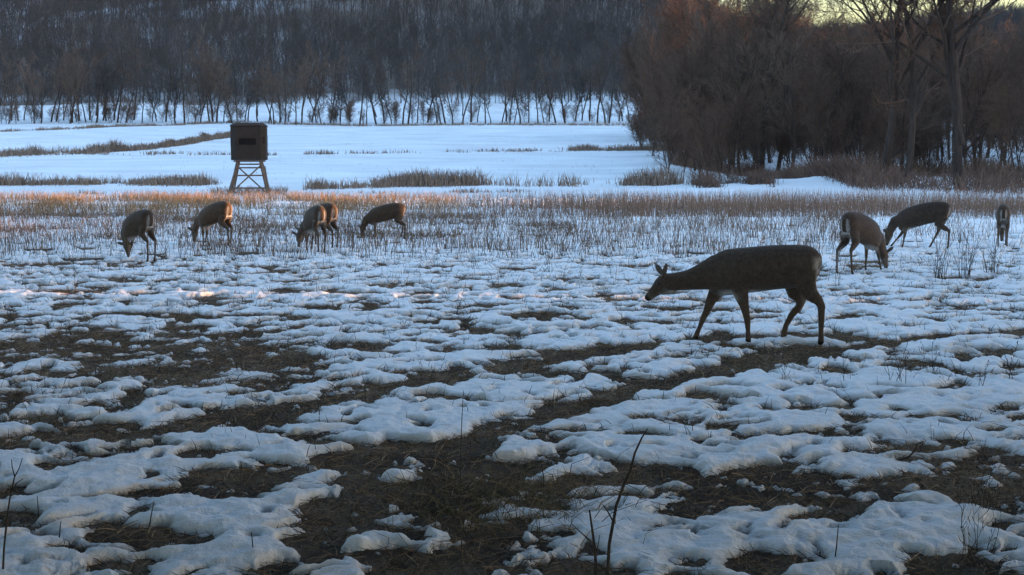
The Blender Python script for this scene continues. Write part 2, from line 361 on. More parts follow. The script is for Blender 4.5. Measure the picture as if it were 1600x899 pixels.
# -- the wood on the right: each tree its own
W = []
for k in range(7):
    W.append(Tree(grow(100 + k, 13 + k % 3, .17 + .02 * (k % 4), 4, [14, 8, 6, 5], .75, .20, .05 * (k % 3 - 1), .14, .10, 1 if k % 3 == 0 else 0, .5), M_BARK, M_TWIG_RED if k % 2 else M_TWIG, 1, .010))
TH = []   # leggy understorey, twigs to the ground
for k in range(3):
    TH.append(Tree(grow(140 + k, 5.5, .06, 3, [14, 8, 6], .8, .05, 0, .2, .08, 3, .5), M_BARK, M_TWIG_RED if k != 1 else M_TWIG, 0, .008))
wg = 'bare trees of the wood on the right'
def edge_x(y):                                   # left edge of the wood, world x at depth y
    return np.interp(y, [76, 84, 95, 120, 150, 190, 240], [17, 12, 13, 15.0, 16.5, 19, 24])
r_ = random.Random(5)
big = [(1185,300,1.15,0,'thick'),(1330,292,1.25,.10,'leaning'),(1412,300,1.2,0,'thick'),(1530,303,1.5,0,'tall'),(1225,284,1.0,.06,'thin')]
wood_labels = ['bare brown tree with spreading twigs in the wood at the right', 'bare reddish twigged tree in the wood at the right']
specials = [(1500, 296, 1.45, 6, 'tallest bare trunk of the wood, standing at its front right behind the right deer'),
            (1378, 285, 1.15, 5, 'dark bare tree with leaning forked trunk at the front edge of the wood'),
            (1416, 287, 1.1, 1, 'straight dark bare trunk just right of the leaning forked tree'),
            (1190, 268, 1.0, 2, 'dark bare tree rising behind the tan brush at the wood edge'),
            (1215, 268, .95, 0, 'bare tree with several stems behind the tan brush at the wood edge')]
for px, py, sc, k, lab in specials:
    p = gp(px, py); W[k].place('bare_tree', p.x, p.y, sc, r_.uniform(0, 6), lab, wg, tilt=-.02)
n = 0
while n < 215:
    y = r_.uniform(78, 215); x = edge_x(y) + r_.random() ** 1.3 * 62
    if x > y * .52 + 8: continue
    k = r_.randrange(7); u = sstep(0, 9, x - edge_x(y))
    pxl = 800 + F * x / y; top = .110 if pxl > 1250 else .142
    hgt = (top * y + CAM_H - T(x, y)) * (r_.uniform(.78, 1.0) if pxl > 1230 else r_.uniform(.85, 1.12)) * float(.62 + .38 * u)
    W[k].place('bare_tree', x, y, hgt / W[k].h, r_.uniform(0, 6.28), wood_labels[k % 2], wg)
    n += 1
n = 0
while n < 150:
    y = r_.uniform(78, 200); x = edge_x(y) - 2 + r_.random() ** 1.5 * 50
    if x > y * .50 + 5: continue
    k = r_.randrange(3)
    TH[k].place('bare_shrub', x, y, r_.uniform(.45, .95), r_.uniform(0, 6.28), 'leggy bare shrub with brown stems filling the wood at the right', 'bare shrubs under the wood on the right', 'shrub')
    n += 1
n = 0
while n < 60:
    y = r_.uniform(79, 125); x = edge_x(y) - 1 + r_.random() * 22
    if x > y * .31: continue
    TH[r_.randrange(3)].place('bare_shrub', x, y, r_.uniform(.4, .8), r_.uniform(0, 6.28), 'leggy bare shrub with brown stems filling the wood at the right', 'bare shrubs under the wood on the right', 'shrub')
    n += 1
# -- the tree line across the far field
TL = []
for k in range(6):
    TL.append(Tree(grow(200 + k, 10 + 1.2 * k, .20, 3, [11, 6, 5], .8, .30, .06 * (k % 3 - 1), .15, .12, 1 if k in (1, 4) else 0, .5), M_BARK, M_TWIG_GREY if k % 2 else M_TWIG, 0, .03, 5))
tg = 'bare trees in a line across the far snowy field'
tll = ['slender bare grey tree in the line across the far snowy field', 'bare brown tree in the line across the far snowy field']
px = -230
while px < 1010:
    d = 300 + r_.uniform(-10, 12); x = (px - 800) / F * d
    k = r_.randrange(6)
    TL[k].place('field_tree', x, d, r_.uniform(.65, 1.25), r_.uniform(0, 6.28), tll[(k + 1) % 2], tg)
    px += r_.uniform(3, 17) if px < 480 else r_.uniform(5, 17)
for _ in range(60):
    px = r_.uniform(-20, 980); d = 297 + r_.uniform(-6, 10)
    TH[r_.randrange(3)].place('field_shrub', (px - 800) / F * d, d, r_.uniform(.5, .95), r_.uniform(0, 6), 'small bare shrub under the tree line across the far snowy field', 'bare shrubs under the far tree line', 'shrub')
# -- unseen oaks added behind, beside and above the camera to keep the foreground dim
M_LEAF = noise_mat('withered_oak_leaves', (.07, .045, .028), (.13, .085, .05), 3)
rl = np.random.default_rng(11); k = 4200; u_ = rl.normal(size=(k, 3)); u_ /= np.linalg.norm(u_, axis=1, keepdims=True)
ctr = u_ * (rl.random((k, 1)) ** .4) * np.array([[4.6, 4.6, 6.0]]) + np.array([[0, 0, 10.2]])
e1 = rl.normal(size=(k, 3)); e1 /= np.linalg.norm(e1, axis=1, keepdims=True); e2 = np.cross(e1, rl.normal(size=(k, 3))); e2 /= np.linalg.norm(e2, axis=1, keepdims=True)
hs_ = rl.uniform(.18, .42, (k, 1)); q4 = np.stack([ctr - e1 * hs_, ctr - e2 * hs_ * .7, ctr + e1 * hs_, ctr + e2 * hs_ * .7], 1).reshape(-1, 3)
leafm = np_mesh('leaves', q4, np.arange(4 * k).reshape(-1, 4)); leafm.materials.append(M_LEAF)
for i, (x, y, sc) in enumerate([(-10.5, 4.2, 1.1), (11, 3.8, 1.1), (-12.5, 11, 1.0), (13, 10, 1.05), (0.5, -1.5, 1.3), (-17, 21, 1.0), (18, 19, .9), (-25, -6, 2.0), (-14, -8, 2.1), (-4, -9, 2.2), (6, -9, 2.1), (16, -8, 2.0), (27, -6, 2.0), (-27, 8, 1.6), (-29, 24, 1.5), (-10, -2.5, 1.1), (-3.2, -3.2, 1.2), (3.6, -2.6, 1.15), (10.5, -3.5, 1.2), (17, -2, 1.1), (-17, -3, 1.1), (0.2, -9, 1.4), (-9, -9, 1.4), (9, -10, 1.4)]):
    ot_ = W[i % 7].place('shade_oak_tree', x, y, sc, 0 if i < 2 else i * 1.7, 'unseen withered-leaved oak added around the camera to dim the foreground', 'unseen oaks added around the camera')
    lv = link('leaves', leafm, None, ot_)
    if i in (0, 1):                              # leaves flattened and moved over the camera to dim the foreground
        lv.scale = (1.35, 1.14, .46); lv.location = ((7.4, -7.8)[i] / sc, .1, .9)
# -- the far hillside forest, a mass nobody could count
def forest(name, pts, variants, m, seed):
    rr = np.random.default_rng(seed); VV = []; FF = []; off = 0
    for vi, segs in enumerate(variants):
        v0, f0 = frusta([s[0] for s in segs], [s[1] for s in segs], [s[2] for s in segs], [s[3] for s in segs], 3)
        P = pts[vi::len(variants)]; nP = len(P); a = rr.uniform(0, 6.28, nP); sc = P[:, 3]
        c, s_ = np.cos(a) * sc, np.sin(a) * sc
        X = v0[None, :, 0] * c[:, None] - v0[None, :, 1] * s_[:, None] + P[:, 0:1]
        Y = v0[None, :, 0] * s_[:, None] + v0[None, :, 1] * c[:, None] + P[:, 1:2]
        Z = v0[None, :, 2] * sc[:, None] + P[:, 2:3]
        VV.append(np.stack([X, Y, Z], -1).reshape(-1, 3)); FF.append((f0[None] + (np.arange(nP) * len(v0))[:, None, None] + off).reshape(-1, 4)); off += nP * len(v0)
    props(link(name, np_mesh(name, np.concatenate(VV), np.concatenate(FF)), m), kind='stuff')
def clampr(segs, lo): return [(a, max(b_, lo), c, max(d, lo), e) for a, b_, c, d, e in segs]
hv = [clampr(grow(300 + k, 10 + .8 * k, .15, 2, [14, 5], .6, .40, 0, .12, .14, 0, .36, 5, 2, 2), .032) for k in range(4)]
cand = np.stack([rng.uniform(-440, 340, 31000), 402 + 400 * rng.random(31000) ** 1.2], 1)
cand = cand[(cand[:, 0] < cand[:, 1] * .43) & (cand[:, 0] > -cand[:, 1] * .53)]
hpx, hpy = proj(cand[:, 0], cand[:, 1], terrain(cand[:, 0], cand[:, 1]))
dens = .75 + .5 * vnoise(cand[:, 0] / 60, cand[:, 1] / 90, 121)
dens = np.where((hpx < 300) & (cand[:, 1] > 600), dens * .5, dens)
cand = cand[rng.random(len(cand)) < dens]
pts = np.column_stack([cand, terrain(cand[:, 0], cand[:, 1]), rng.uniform(.7, 1.2, len(cand))])
props_tag = forest('hillside_forest', pts, hv, M_TWIG_GREY, 3)
pv = [clampr(grow(330 + k, 9.5, .15, 2, [11, 5], .55, .3, 0, .16, .14, 0, .4, 6, 2, 2), .034) for k in range(3)]
pc = []
for _ in range(240):
    qx = r_.choice([r_.uniform(430, 1000), r_.uniform(0, 430)]); d = r_.uniform(402, 520); x = (qx - 800) / F * d; pc.append((x, d, T(x, d), r_.uniform(.8, 1.15)))
forest('pale_forest', np.array(pc), pv, M_PALE, 4)
# the added sun-blocking bank and ridge outside the view are part of the ground
# ------------------------------------------------------------------ grass, stubble, weeds
M_GRASS = attr_mat('dry_grass', nscale=3, namp=.2)
def blades(name, X, Y, H, Wd, lean, cols, kind='stuff', n=3, zoff=-.02, bend=True):
    """thin dry stalks; each of two pieces, the upper one leaning further"""
    X = np.asarray(X); Y = np.asarray(Y); k = len(X); Z = terrain(X, Y) + zoff
    a = rng.uniform(0, 6.28, k); l1 = rng.random(k) * lean; l2 = l1 + rng.random(k) * lean
    p0 = np.stack([X, Y, Z], 1); h1 = H * .55; h2 = H * .45
    p1 = p0 + np.stack([np.cos(a) * l1 * h1, np.sin(a) * l1 * h1, h1], 1)
    p2 = p1 + np.stack([np.cos(a) * l2 * h2, np.sin(a) * l2 * h2, h2 * (1 - .3 * np.minimum(l2, 1))], 1)
    v1, f1 = frusta(p0, Wd, p1, Wd * .8, n); v2, f2 = frusta(p1, Wd * .8, p2, Wd * .25, n)
    cols = np.asarray(cols); c = cols[rng.integers(0, len(cols), k)] * rng.uniform(.7, 1.25, (k, 1))
    tint = np.concatenate([np.repeat(c, 2 * n, 0)] * 2)
    o = link(name, np_mesh(name, np.concatenate([v1, v2]), np.concatenate([f1, f2 + len(v1)]), False, tint), M_GRASS)
    return props(o, kind=kind)
def area(px0, px1, d0, d1, n, dens=None):
    d = np.sqrt(rng.uniform(d0 * d0, d1 * d1, n)); px = rng.uniform(px0, px1, n); x = (px - 800) / F * d
    if dens is not None:
        m_ = rng.random(n) < dens(x, d); x, d = x[m_], d[m_]
    return x, d
STRAW = [(.42, .26, .13), (.34, .21, .105), (.27, .17, .09), (.50, .33, .18)]
GREYB = [(.19, .132, .092), (.24, .168, .118), (.13, .093, .07), (.32, .225, .155)]
RUST = [(.30, .19, .135), (.25, .165, .12), (.36, .235, .165), (.20, .135, .10)]
DARK = [(.10, .08, .06), (.14, .11, .08), (.08, .07, .055)]
# short dead turf and straw in the bare patches
x, y = area(-120, 1720, 4.6, 17, 150000)
s = snow_s(x, y); k_ = (s < .02); x, y = x[k_], y[k_]
blades('short_grass', x, y, rng.uniform(.015, .07, len(x)), rng.uniform(.0014, .0030, len(x)), 1.6, [(.14, .10, .072), (.20, .145, .10), (.30, .22, .15), (.12, .115, .075), (.07, .05, .04)])
x, y = area(600, 1040, 6.2, 8.2, 2600, lambda x, y: np.exp(-((x + .05) / .5) ** 2 - ((y - 6.95) / .45) ** 2))
blades('straw_tuft_grass', x, y, rng.uniform(.05, .2, len(x)), rng.uniform(.0014, .003, len(x)), 1.5, [(.19, .14, .085), (.13, .10, .06), (.10, .10, .06), (.25, .19, .12)])
x, y = area(-120, 1720, 5, 24, 60000); k_ = snow_s(x, y) < .0; x, y = x[k_], y[k_]
blades('flattened_straw', x, y, rng.uniform(.012, .035, len(x)), rng.uniform(.0016, .0032, len(x)), 6.5, [(.30, .215, .14), (.22, .155, .10), (.38, .28, .19), (.14, .10, .075)], zoff=.005)
x, y = area(-120, 1720, 9, 26, 60000); k_ = np.abs(snow_s(x, y) + .12) < .22; x, y = x[k_], y[k_]
blades('edge_grass', x, y, rng.uniform(.04, .14, len(x)) * (.6 + y / 40), rng.uniform(.002, .004, len(x)), .8, DARK + GREYB[:2])
# stubble stalks standing through the snow in the middle of the field
clump = lambda s0, th_: (lambda x, y: sstep(th_, th_ + .35, .5 + .8 * fbm(x / s0, y / s0, 3, 131)))
x, y = area(-300, 1320, 24.5, 42, 22500, lambda x, y: .25 + .75 * clump(2.2, .35)(x, y))
x2, y2 = area(1250, 1680, 27, 42, 2600, clump(1.8, .4)); x = np.r_[x, x2]; y = np.r_[y, y2]
blades('stubble_stalks', x, y, rng.uniform(.18, .48, len(x)), rng.uniform(.003, .0065, len(x)), .45, GREYB)
x, y = area(-250, 1850, 17.5, 25, 1800, lambda x, y: .06 + .6 * clump(1.0, .5)(x, y) * sstep(17, 24, y))
blades('sparse_stalks', x, y, rng.uniform(.10, .36, len(x)), rng.uniform(.0022, .0045, len(x)), .3, GREYB)
x, y = area(-250, 1850, 8, 17.5, 3800, clump(.8, .45))
blades('sparse_short_stalks', x, y, rng.uniform(.05, .16, len(x)), rng.uniform(.0015, .003, len(x)), .5, DARK)
# straw grass on the left, brown grass on the right, at the field's far edge
x, y = area(-300, 800, 42, 62, 43000, lambda x, y: sstep(800, 560, 800 + F * x / y + 60 * vnoise(x / 3, y / 1.5, 145)) * sstep(.42, .62, .5 + .95 * fbm(x / 3.4, y / 2.0, 3, 141)) * sstep(63, 58, y + 1.2 * vnoise(x / 2, y / 2, 6)))
blades('straw_grass', x, y, rng.uniform(.2, .55, len(x)), rng.uniform(.004, .009, len(x)), .5, STRAW + GREYB[:2])
x, y = area(-300, 900, 30, 43, 32000, lambda x, y: sstep(.5, .75, .5 + .8 * fbm(x / 4, y / 2.5, 3, 151)))
blades('matted_grass', x, y, rng.uniform(.08, .25, len(x)), rng.uniform(.004, .008, len(x)), .9, GREYB + DARK)
x, y = area(640, 1690, 41, 51, 19000, lambda x, y: sstep(640, 980, 800 + F * x / y) * (.4 + .6 * sstep(.25, .6, .5 + .8 * fbm(x / 3, y / 3, 3, 161))))
blades('brown_grass', x, y, rng.uniform(.3, .85, len(x)), rng.uniform(.003, .0065, len(x)), .3, RUST)
# weed strips over the snowy fields beyond
def strip(name, pts, width, n, h, cols, w=(.01, .022), lean=.4, gap=.35):
    P = [gp(*p) for p in pts]; X = []; Y = []
    L = [(b_ - a).length for a, b_ in zip(P[:-1], P[1:])]
    for (a, b_), l in zip(zip(P[:-1], P[1:]), L):
        k = int(n * l / sum(L)); t_ = rng.random(k); X.append(a.x + (b_.x - a.x) * t_ + rng.normal(0, .3, k)); Y.append(a.y + (b_.y - a.y) * t_ + rng.normal(0, width, k))
    X = np.concatenate(X); Y = np.concatenate(Y)
    cl = .5 + .9 * fbm(X / 3.5, Y / 3.5, 3, 171); m_ = rng.random(len(X)) < sstep(gap, gap + .3, cl); X, Y, cl = X[m_], Y[m_], cl[m_]
    return blades(name, X, Y, rng.uniform(.3, 1.0, len(X)) * h * np.clip(1.9 * cl - .15, .25, 2), rng.uniform(*w, len(X)), lean, cols)
WEED = [(.30, .21, .15), (.23, .16, .118), (.38, .27, .195), (.17, .12, .092)]
strip('weed_strip', [(-20, 291), (100, 289), (330, 290)], 1.2, 5200, .6, WEED, gap=.28)
strip('weed_strip', [(490, 296), (620, 292), (750, 291)], 1.0, 4600, .75, WEED, gap=.22)
strip('weed_strip', [(760, 291), (900, 291), (1060, 289)], .8, 2600, .8, WEED, gap=.42)
strip('weed_strip', [(100, 305), (330, 300), (600, 303), (900, 301)], .5, 1800, .25, WEED, gap=.45)
strip('weed_strip', [(-20, 245), (130, 240), (250, 232), (360, 214)], 2.6, 14000, .9, WEED, (.02, .04), gap=.05)
strip('weed_strip', [(-20, 207), (150, 200), (360, 192), (700, 196), (980, 196)], 3.0, 9000, .6, WEED, (.03, .06), gap=.2)
strip('weed_strip', [(120, 242), (420, 243), (640, 240), (820, 238), (900, 236)], 1.2, 3000, .45, WEED, (.02, .04), gap=.42)
strip('weed_strip', [(890, 236), (1000, 235), (1080, 236)], 1.0, 3600, .8, WEED, (.02, .035), gap=.1)
strip('brush', [(1060, 258), (1120, 268), (1210, 280), (1330, 284), (1480, 292), (1640, 296)], 2.2, 16000, 1.2, [(.19, .12, .09), (.15, .095, .072), (.24, .15, .11)], (.01, .02), .7, gap=.12)
strip('brush', [(1090, 292), (1130, 292), (1200, 288)], .9, 4200, 1.1, [(.19, .125, .095), (.14, .092, .07)], (.008, .018), .6, gap=.3)
strip('brush', [(1380, 272), (1500, 276), (1650, 280)], 2.5, 5000, 1.3, [(.17, .10, .06), (.14, .09, .06)], (.012, .022), .6, gap=.3)
x, y = area(-60, 1300, 76, 285, 9000, lambda x, y: sstep(.45, .8, .5 + .8 * fbm(x / 14, y / 9, 3, 191)))
blades('field_stubble', x, y, rng.uniform(.08, .25, len(x)), rng.uniform(.008, .02, len(x)), .5, WEED)
# -- single weeds one can point at
M_STEM = noise_mat('dry_weed_stem', (.035, .028, .022), (.085, .066, .050), 30)
M_SEED = noise_mat('dry_seed_heads', (.055, .043, .032), (.12, .09, .065), 60)
def weed_mesh(seed, h, stems, rad, branchy):
    r = random.Random(seed); segs = []
    for s_ in range(stems):
        p = Vector((r.uniform(-.03, .03) * min(stems, 6) * .5, r.uniform(-.03, .03) * min(stems, 6) * .5, -.05)); sp_ = .25 if stems < 10 else .14; d = Vector((r.uniform(-sp_, sp_), r.uniform(-sp_, sp_), 1)).normalized()
        hh = h * r.uniform(.65, 1); nseg = 6; q = p
        for i in range(nseg):
            d = (d + perp(d, r) * .13).normalized(); q2 = q + d * hh / nseg; segs.append((q, rad * (1 - .12 * i), q2, rad * (1 - .12 * (i + 1)), 0))
            if i > 0 and r.random() < branchy:
                bd = (d + perp(d, r) * .8).normalized(); L = hh * r.uniform(.1, .25); e = q2 + bd * L
                segs.append((q2, rad * .6, e, rad * .35, 0)); segs.append((e, rad * .6, e + (bd + Vector((0, 0, .6))) * L * .35, rad * 1.1 if branchy > .6 else rad * .3, 0))
            q = q2
    return segs
wv = []
for k in range(6):
    me = seg_mesh('weed', weed_mesh(500 + k, .42, 1 + k % 4, .0036, .35 + .12 * k), 4); me.materials.append(M_STEM); wv.append(me)
single = [(615, 415, .9), (680, 420, 1), (740, 425, .9), (858, 430, 1), (905, 435, .9), (1020, 430, .8), (560, 410, .8), (632, 455, .8), (700, 440, .6), (505, 400, .9), (1165, 425, .6),
          (1225, 600, .6), (1315, 605, .9), (1390, 606, .9), (1410, 607, 1), (1455, 590, .8), (1530, 612, .9), (1580, 600, .9), (1545, 540, .5), (100, 440, .5), (300, 440, .5), (150, 430, .6),
          (410, 425, .6), (1400, 540, .5), (650, 550, .5), (770, 560, .5), (500, 545, .5), (240, 590, .4), (890, 560, .4), (1000, 545, .4), (985, 470, .6), (460, 470, .4), (1340, 470, .6), (1310, 450, .9)]
for i, (a, b_, sc) in enumerate(single):
    p = gp(a, b_); o = link('dry_weed', wv[i % 6]); o.location = p; o.scale = (sc,) * 3; o.rotation_euler.z = r_.uniform(0, 6)
    props(o, 'thin dark dry weed standing alone in the patchy snow of the near field', 'weed', 'single dry weeds standing in the snow')
# tall clumps by the right deer
cl_spec = [(1468, 436, .62, 'tall clump of dry weeds in the snow just below the side-on grazing deer'),
           (1508, 436, .70, 'tall narrow clump of dry weeds between the two right-hand deer, the thickest of three'),
           (1548, 430, .62, 'tall dry weed clump in front of the deer at the right edge')]
for i, (a, b_, h, lab) in enumerate(cl_spec):
    p = gp(a, b_); sg = weed_mesh(600 + i, h * 1.12, 17, .0048, .4); me = seg_mesh('weed_clump', sg, 3); o = link('weed_clump', me, M_SEED); o.location = p
    props(o, lab, 'weed', 'tall weed clumps by the right-hand deer')
# foreground twigs
def chain(name, pts, rads, lab, cat, m=M_STEM, extra=()):
    segs = []
    for line, rr in [(pts, rads)] + list(extra):
        for (a, ra), (b_, rb) in zip(zip(line[:-1], rr[:-1]), zip(line[1:], rr[1:])): segs.append((Vector(a), ra, Vector(b_), rb, 0))
    v, f = frusta([s_[0] for s_ in segs], [s_[1] for s_ in segs], [s_[2] for s_ in segs], [s_[3] for s_ in segs], 6)
    o = link(name, np_mesh(name, v, f, True), m); return props(o, lab, cat)
def up_at(base_px, px, py, fwd=0):
    """the point above the ground point of base_px seen at a pixel, fwd metres further away"""
    g = gp(*base_px); d = ray(px, py); t_ = (g.y + fwd) / d.y; return Vector((d.x * t_, d.y * t_, CAM_H + d.z * t_))
B = (948, 905)
chain('bare_twig', [gp(*B) - Vector((0, 0, .05))] + [up_at(B, *q) for q in ((952, 850), (963, 790), (976, 755), (985, 735), (992, 708), (1003, 684), (1012, 670))], [.0085, .008, .007, .0065, .006, .005, .004, .0022],
      'tallest dark bare twig rising from the snow in the foreground, bent at the top', 'twig', extra=[([up_at(B, 958, 815), up_at(B, 950, 800, -.03), up_at(B, 943, 790, -.05)], [.004, .003, .002])])
B = (932, 905)
chain('bare_twig', [gp(*B) - Vector((0, 0, .05))] + [up_at(B, *q) for q in ((930, 860), (925, 825), (921, 797))], [.008, .007, .006, .004], 'short dark bare twig with side shoots, left of the tallest one',
      'twig', extra=[([up_at(B, 930, 852), up_at(B, 912, 836, -.03), up_at(B, 892, 818, -.05)], [.004, .003, .0018]), ([up_at(B, 931, 866), up_at(B, 935, 850, .03), up_at(B, 937, 836, .04)], [.003, .0024, .0014])])
B = (722, 905)
chain('grass_stalk', [gp(*B) - Vector((0, 0, .05))] + [up_at(B, *q) for q in ((721, 840), (719, 770), (720, 700), (722, 650), (724, 610))], [.0026, .0024, .0022, .002, .0018, .001], 'single thin upright grass stalk in front of the bare soil', 'stalk', M_SEED)
B = (3, 905)
chain('dry_weed', [gp(*B) - Vector((0, 0, .05))] + [up_at(B, *q) for q in ((6, 860), (12, 800), (17, 770), (23, 745))], [.005, .0045, .004, .0035, .003], 'dry branching weed stalk at the lower left corner of the snow', 'weed',
      extra=[([up_at(B, 17, 770), up_at(B, 26, 755), up_at(B, 36, 748)], [.003, .0025, .0015]), ([up_at(B, 23, 745), up_at(B, 19, 730), up_at(B, 18, 718)], [.003, .002, .0015]), ([up_at(B, 23, 745), up_at(B, 30, 732), up_at(B, 35, 716)], [.003, .002, .0015])])
B = (1392, 722)
chain('bare_twig', [gp(*B), up_at(B, 1418, 716), up_at(B, 1428, 706), up_at(B, 1433, 694), up_at(B, 1442, 690)], [.005, .005, .005, .004, .003], 'short hooked twig sticking out of the snow by a bare patch', 'twig')
for a, b_, c, d_ in ((230, 830, 240, 785), (60, 820, 58, 775), (395, 875, 393, 832), (1303, 880, 1310, 820), (500, 655, 495, 625), (350, 675, 362, 640), (850, 760, 846, 725), (90, 850, 95, 815)):
    chain('grass_stalk', [gp(a, b_) - Vector((0, 0, .03)), up_at((a, b_), (a + c) / 2 + 1, (b_ + d_) / 2), up_at((a, b_), c, d_)], [.0035, .003, .0018], 'short dark dead stalk poking out of the foreground snow', 'stalk')['group'] = 'dead stalks in the foreground snow'
for i in range(16):
    a, b_ = 1500 + 130 * r_.random(), 800 + 80 * r_.random(); o = link('dry_weed', wv[i % 6]); o.location = gp(a, b_); o.scale = (r_.uniform(.4, .7),) * 3; o.rotation_euler.z = r_.uniform(0, 6)
    props(o, 'dark dry weed of the tangle at the lower right corner', 'weed', 'dry weeds at the lower right corner')

# ------------------------------------------------------------------ the raised hunting blind
M_SHELL = noise_mat('brown_blind_shell', (.026, .021, .018), (.042, .034, .029), 2.5, rough=.7)
M_ROOF = noise_mat('blind_roof', (.034, .028, .025), (.048, .040, .035), 2.5, rough=.7)
M_WOOD = noise_mat('weathered_lumber', (.105, .078, .058), (.20, .15, .115), 5, (3, 3, .4), .9)
M_GLASS = noise_mat('dark_window', (.008, .008, .009), (.013, .012, .013), 2, rough=.25)
def bm_obj(name, bm, m, parent, bevel=0):
    me = bpy.data.meshes.new(name); bm.normal_update(); bm.to_mesh(me); bm.free(); o = link(name, me, m, parent)
    if bevel:
        md = o.modifiers.new('bevel', 'BEVEL'); md.width = bevel; md.segments = 3; md.limit_method = 'ANGLE'
    return o
def beam(bm, a, b_, wx, wy):
    a = Vector(a); b_ = Vector(b_); d = b_ - a; q = d.to_track_quat('Z', 'Y').to_matrix().to_4x4()
    bmesh.ops.create_cube(bm, size=1, matrix=Matrix.Translation((a + b_) / 2) @ q @ Matrix.Diagonal((wx, wy, d.length, 1)))
def prism(bm, poly, z0, z1, s1=1.0):
    a = [bm.verts.new((x, y, z0)) for x, y in poly]; b_ = [bm.verts.new((x * s1, y * s1, z1)) for x, y in poly]
    bm.faces.new(a[::-1]); bm.faces.new(b_); k = len(poly)
    for i in range(k): bm.faces.new((a[i], a[(i + 1) % k], b_[(i + 1) % k], b_[i]))
sp = gp(391, 303); st = empty('hunting_blind', sp, R(7), label='brown box hunting blind with dark windows on a lumber leg tower in the snow', cat='hunting blind')
S = sp.y / F                                    # metres per pixel there
Hb0, Hb1, hw = 52 * S, 107 * S, 27.0 * S
c_ = .30 * hw; octo = [(-hw, -hw + c_), (-hw + c_, -hw), (hw - c_, -hw), (hw, -hw + c_), (hw, hw - c_), (hw - c_, hw), (-hw + c_, hw), (-hw, hw - c_)]
bm = bmesh.new(); prism(bm, octo, Hb0, Hb1 - .12); bm_obj('shell', bm, M_SHELL, st, .05)
bm = bmesh.new(); o2 = [(x * 1.035, y * 1.035) for x, y in octo]; prism(bm, o2, Hb1 - .118, Hb1 - .05); prism(bm, [(x * .99, y * .99) for x, y in o2], Hb1 - .049, Hb1 + .07, .8); bm_obj('roof', bm, M_ROOF, st, .03)
def window(cx, cy, ww, wh, z, rz):
    bm = bmesh.new(); mtx = Matrix.Translation((cx, cy, z)) @ Matrix.Rotation(rz, 4, 'Z')
    bmesh.ops.create_cube(bm, size=1, matrix=mtx @ Matrix.Diagonal((ww, .03, wh, 1))); o = bm_obj('window', bm, M_GLASS, st)
    bm = bmesh.new()
    for sx_, sz_, lx, lz in ((0, 1, ww + .08, .04), (0, -1, ww + .08, .04), (1, 0, .04, wh - .004), (-1, 0, .04, wh - .004)):
        bmesh.ops.create_cube(bm, size=1, matrix=mtx @ Matrix.Translation((sx_ * (ww / 2 + .02), -.006, sz_ * (wh / 2 + .02))) @ Matrix.Diagonal((lx, .03, lz, 1)))
    bm_obj('window_frame', bm, M_SHELL, o)
zc = Hb0 + (Hb1 - Hb0) * .52
window(-.03, -hw - .002, 26 * S, 10 * S, zc, 0); window(hw + .002, -.05, 22 * S, 11 * S, zc + .06, R(90)); window(-hw - .002, 0, 22 * S, 11 * S, zc, R(-90))
window(hw - c_ / 2 + .001, -hw + c_ / 2 - .001, 5 * S, 11 * S, zc + .06, R(45))
t0, b0 = 17 * S, 28.5 * S
corner = lambda sx_, sy_, z: Vector((sx_ * (b0 + (t0 - b0) * z / Hb0), sy_ * (b0 + (t0 - b0) * z / Hb0), z))
for sx_ in (-1, 1):
    for sy_ in (-1, 1):
        bm = bmesh.new(); beam(bm, corner(sx_, sy_, -.15), corner(sx_, sy_, Hb0 - .08), .075, .11); bm_obj('leg', bm, M_WOOD, st, .008)
for s_ in (-1, 1):
    bm = bmesh.new(); beam(bm, (-t0 - .2, s_ * t0, Hb0 - .045), (t0 + .2, s_ * t0, Hb0 - .045), .09, .08); bm_obj('platform_joist', bm, M_WOOD, st)
for z in (.3, .92, 1.3, Hb0 - .2):
    z = min(z, Hb0 - .18); a, b_ = corner(-1, -1, z), corner(1, -1, z); a.y -= .10; b_.y -= .10
    bm = bmesh.new(); beam(bm, a, b_, .05, .075); bm_obj('rung', bm, M_WOOD, st, .006)
for s_ in (-1, 1):
    a, b_ = corner(-s_, -1, .02), corner(s_, -1, Hb0 - .25); a.y -= .15 + .05 * (s_ > 0); b_.y -= .15 + .05 * (s_ > 0)
    bm = bmesh.new(); beam(bm, a, b_, .04, .07); bm_obj('brace', bm, M_WOOD, st, .006)
    a, b_ = corner(s_, -1, .1), corner(s_, 1, Hb0 - .3); a.x += s_ * .1; b_.x += s_ * .1
    bm = bmesh.new(); beam(bm, a, b_, .04, .07); bm_obj('brace', bm, M_WOOD, st, .006)
bm = bmesh.new()                                 # ladder on the far side, leaning to the door
x, y = area(330, 450, sp.y - 3, sp.y + 2.5, 900); blades('blind_grass', x, y, rng.uniform(.1, .45, len(x)), rng.uniform(.006, .012, len(x)), .6, WEED)
bm.free()

# ------------------------------------------------------------------ deer
M_DEER = attr_mat('deer_coat', nscale=38, namp=.42, sheen=.12)
M_EYE, _t, _b = mat('deer_eye', .15, .5); _b.inputs['Base Color'].default_value = (.008, .006, .005, 1)
def ringtube(bm, rings, seg=14):
    """rings: centre, forward axis, half height (in the plane), half width (sideways)"""
    prev = None; first = None
    for c, ax, hh, ww, side in rings:
        ax = ax.normalized(); sd_ = (side - ax * side.dot(ax)).normalized(); up = ax.cross(sd_)
        rr = [bm.verts.new(c + up * (hh * math.sin(2 * math.pi * i / seg)) + sd_ * (ww * math.cos(2 * math.pi * i / seg))) for i in range(seg)]
        if prev:
            for i in range(seg): bm.faces.new((prev[i], prev[(i + 1) % seg], rr[(i + 1) % seg], rr[i]))
        else: first = rr
        prev = rr
    bm.faces.new(first[::-1]); bm.faces.new(prev)
Yax = Vector((0, 1, 0))
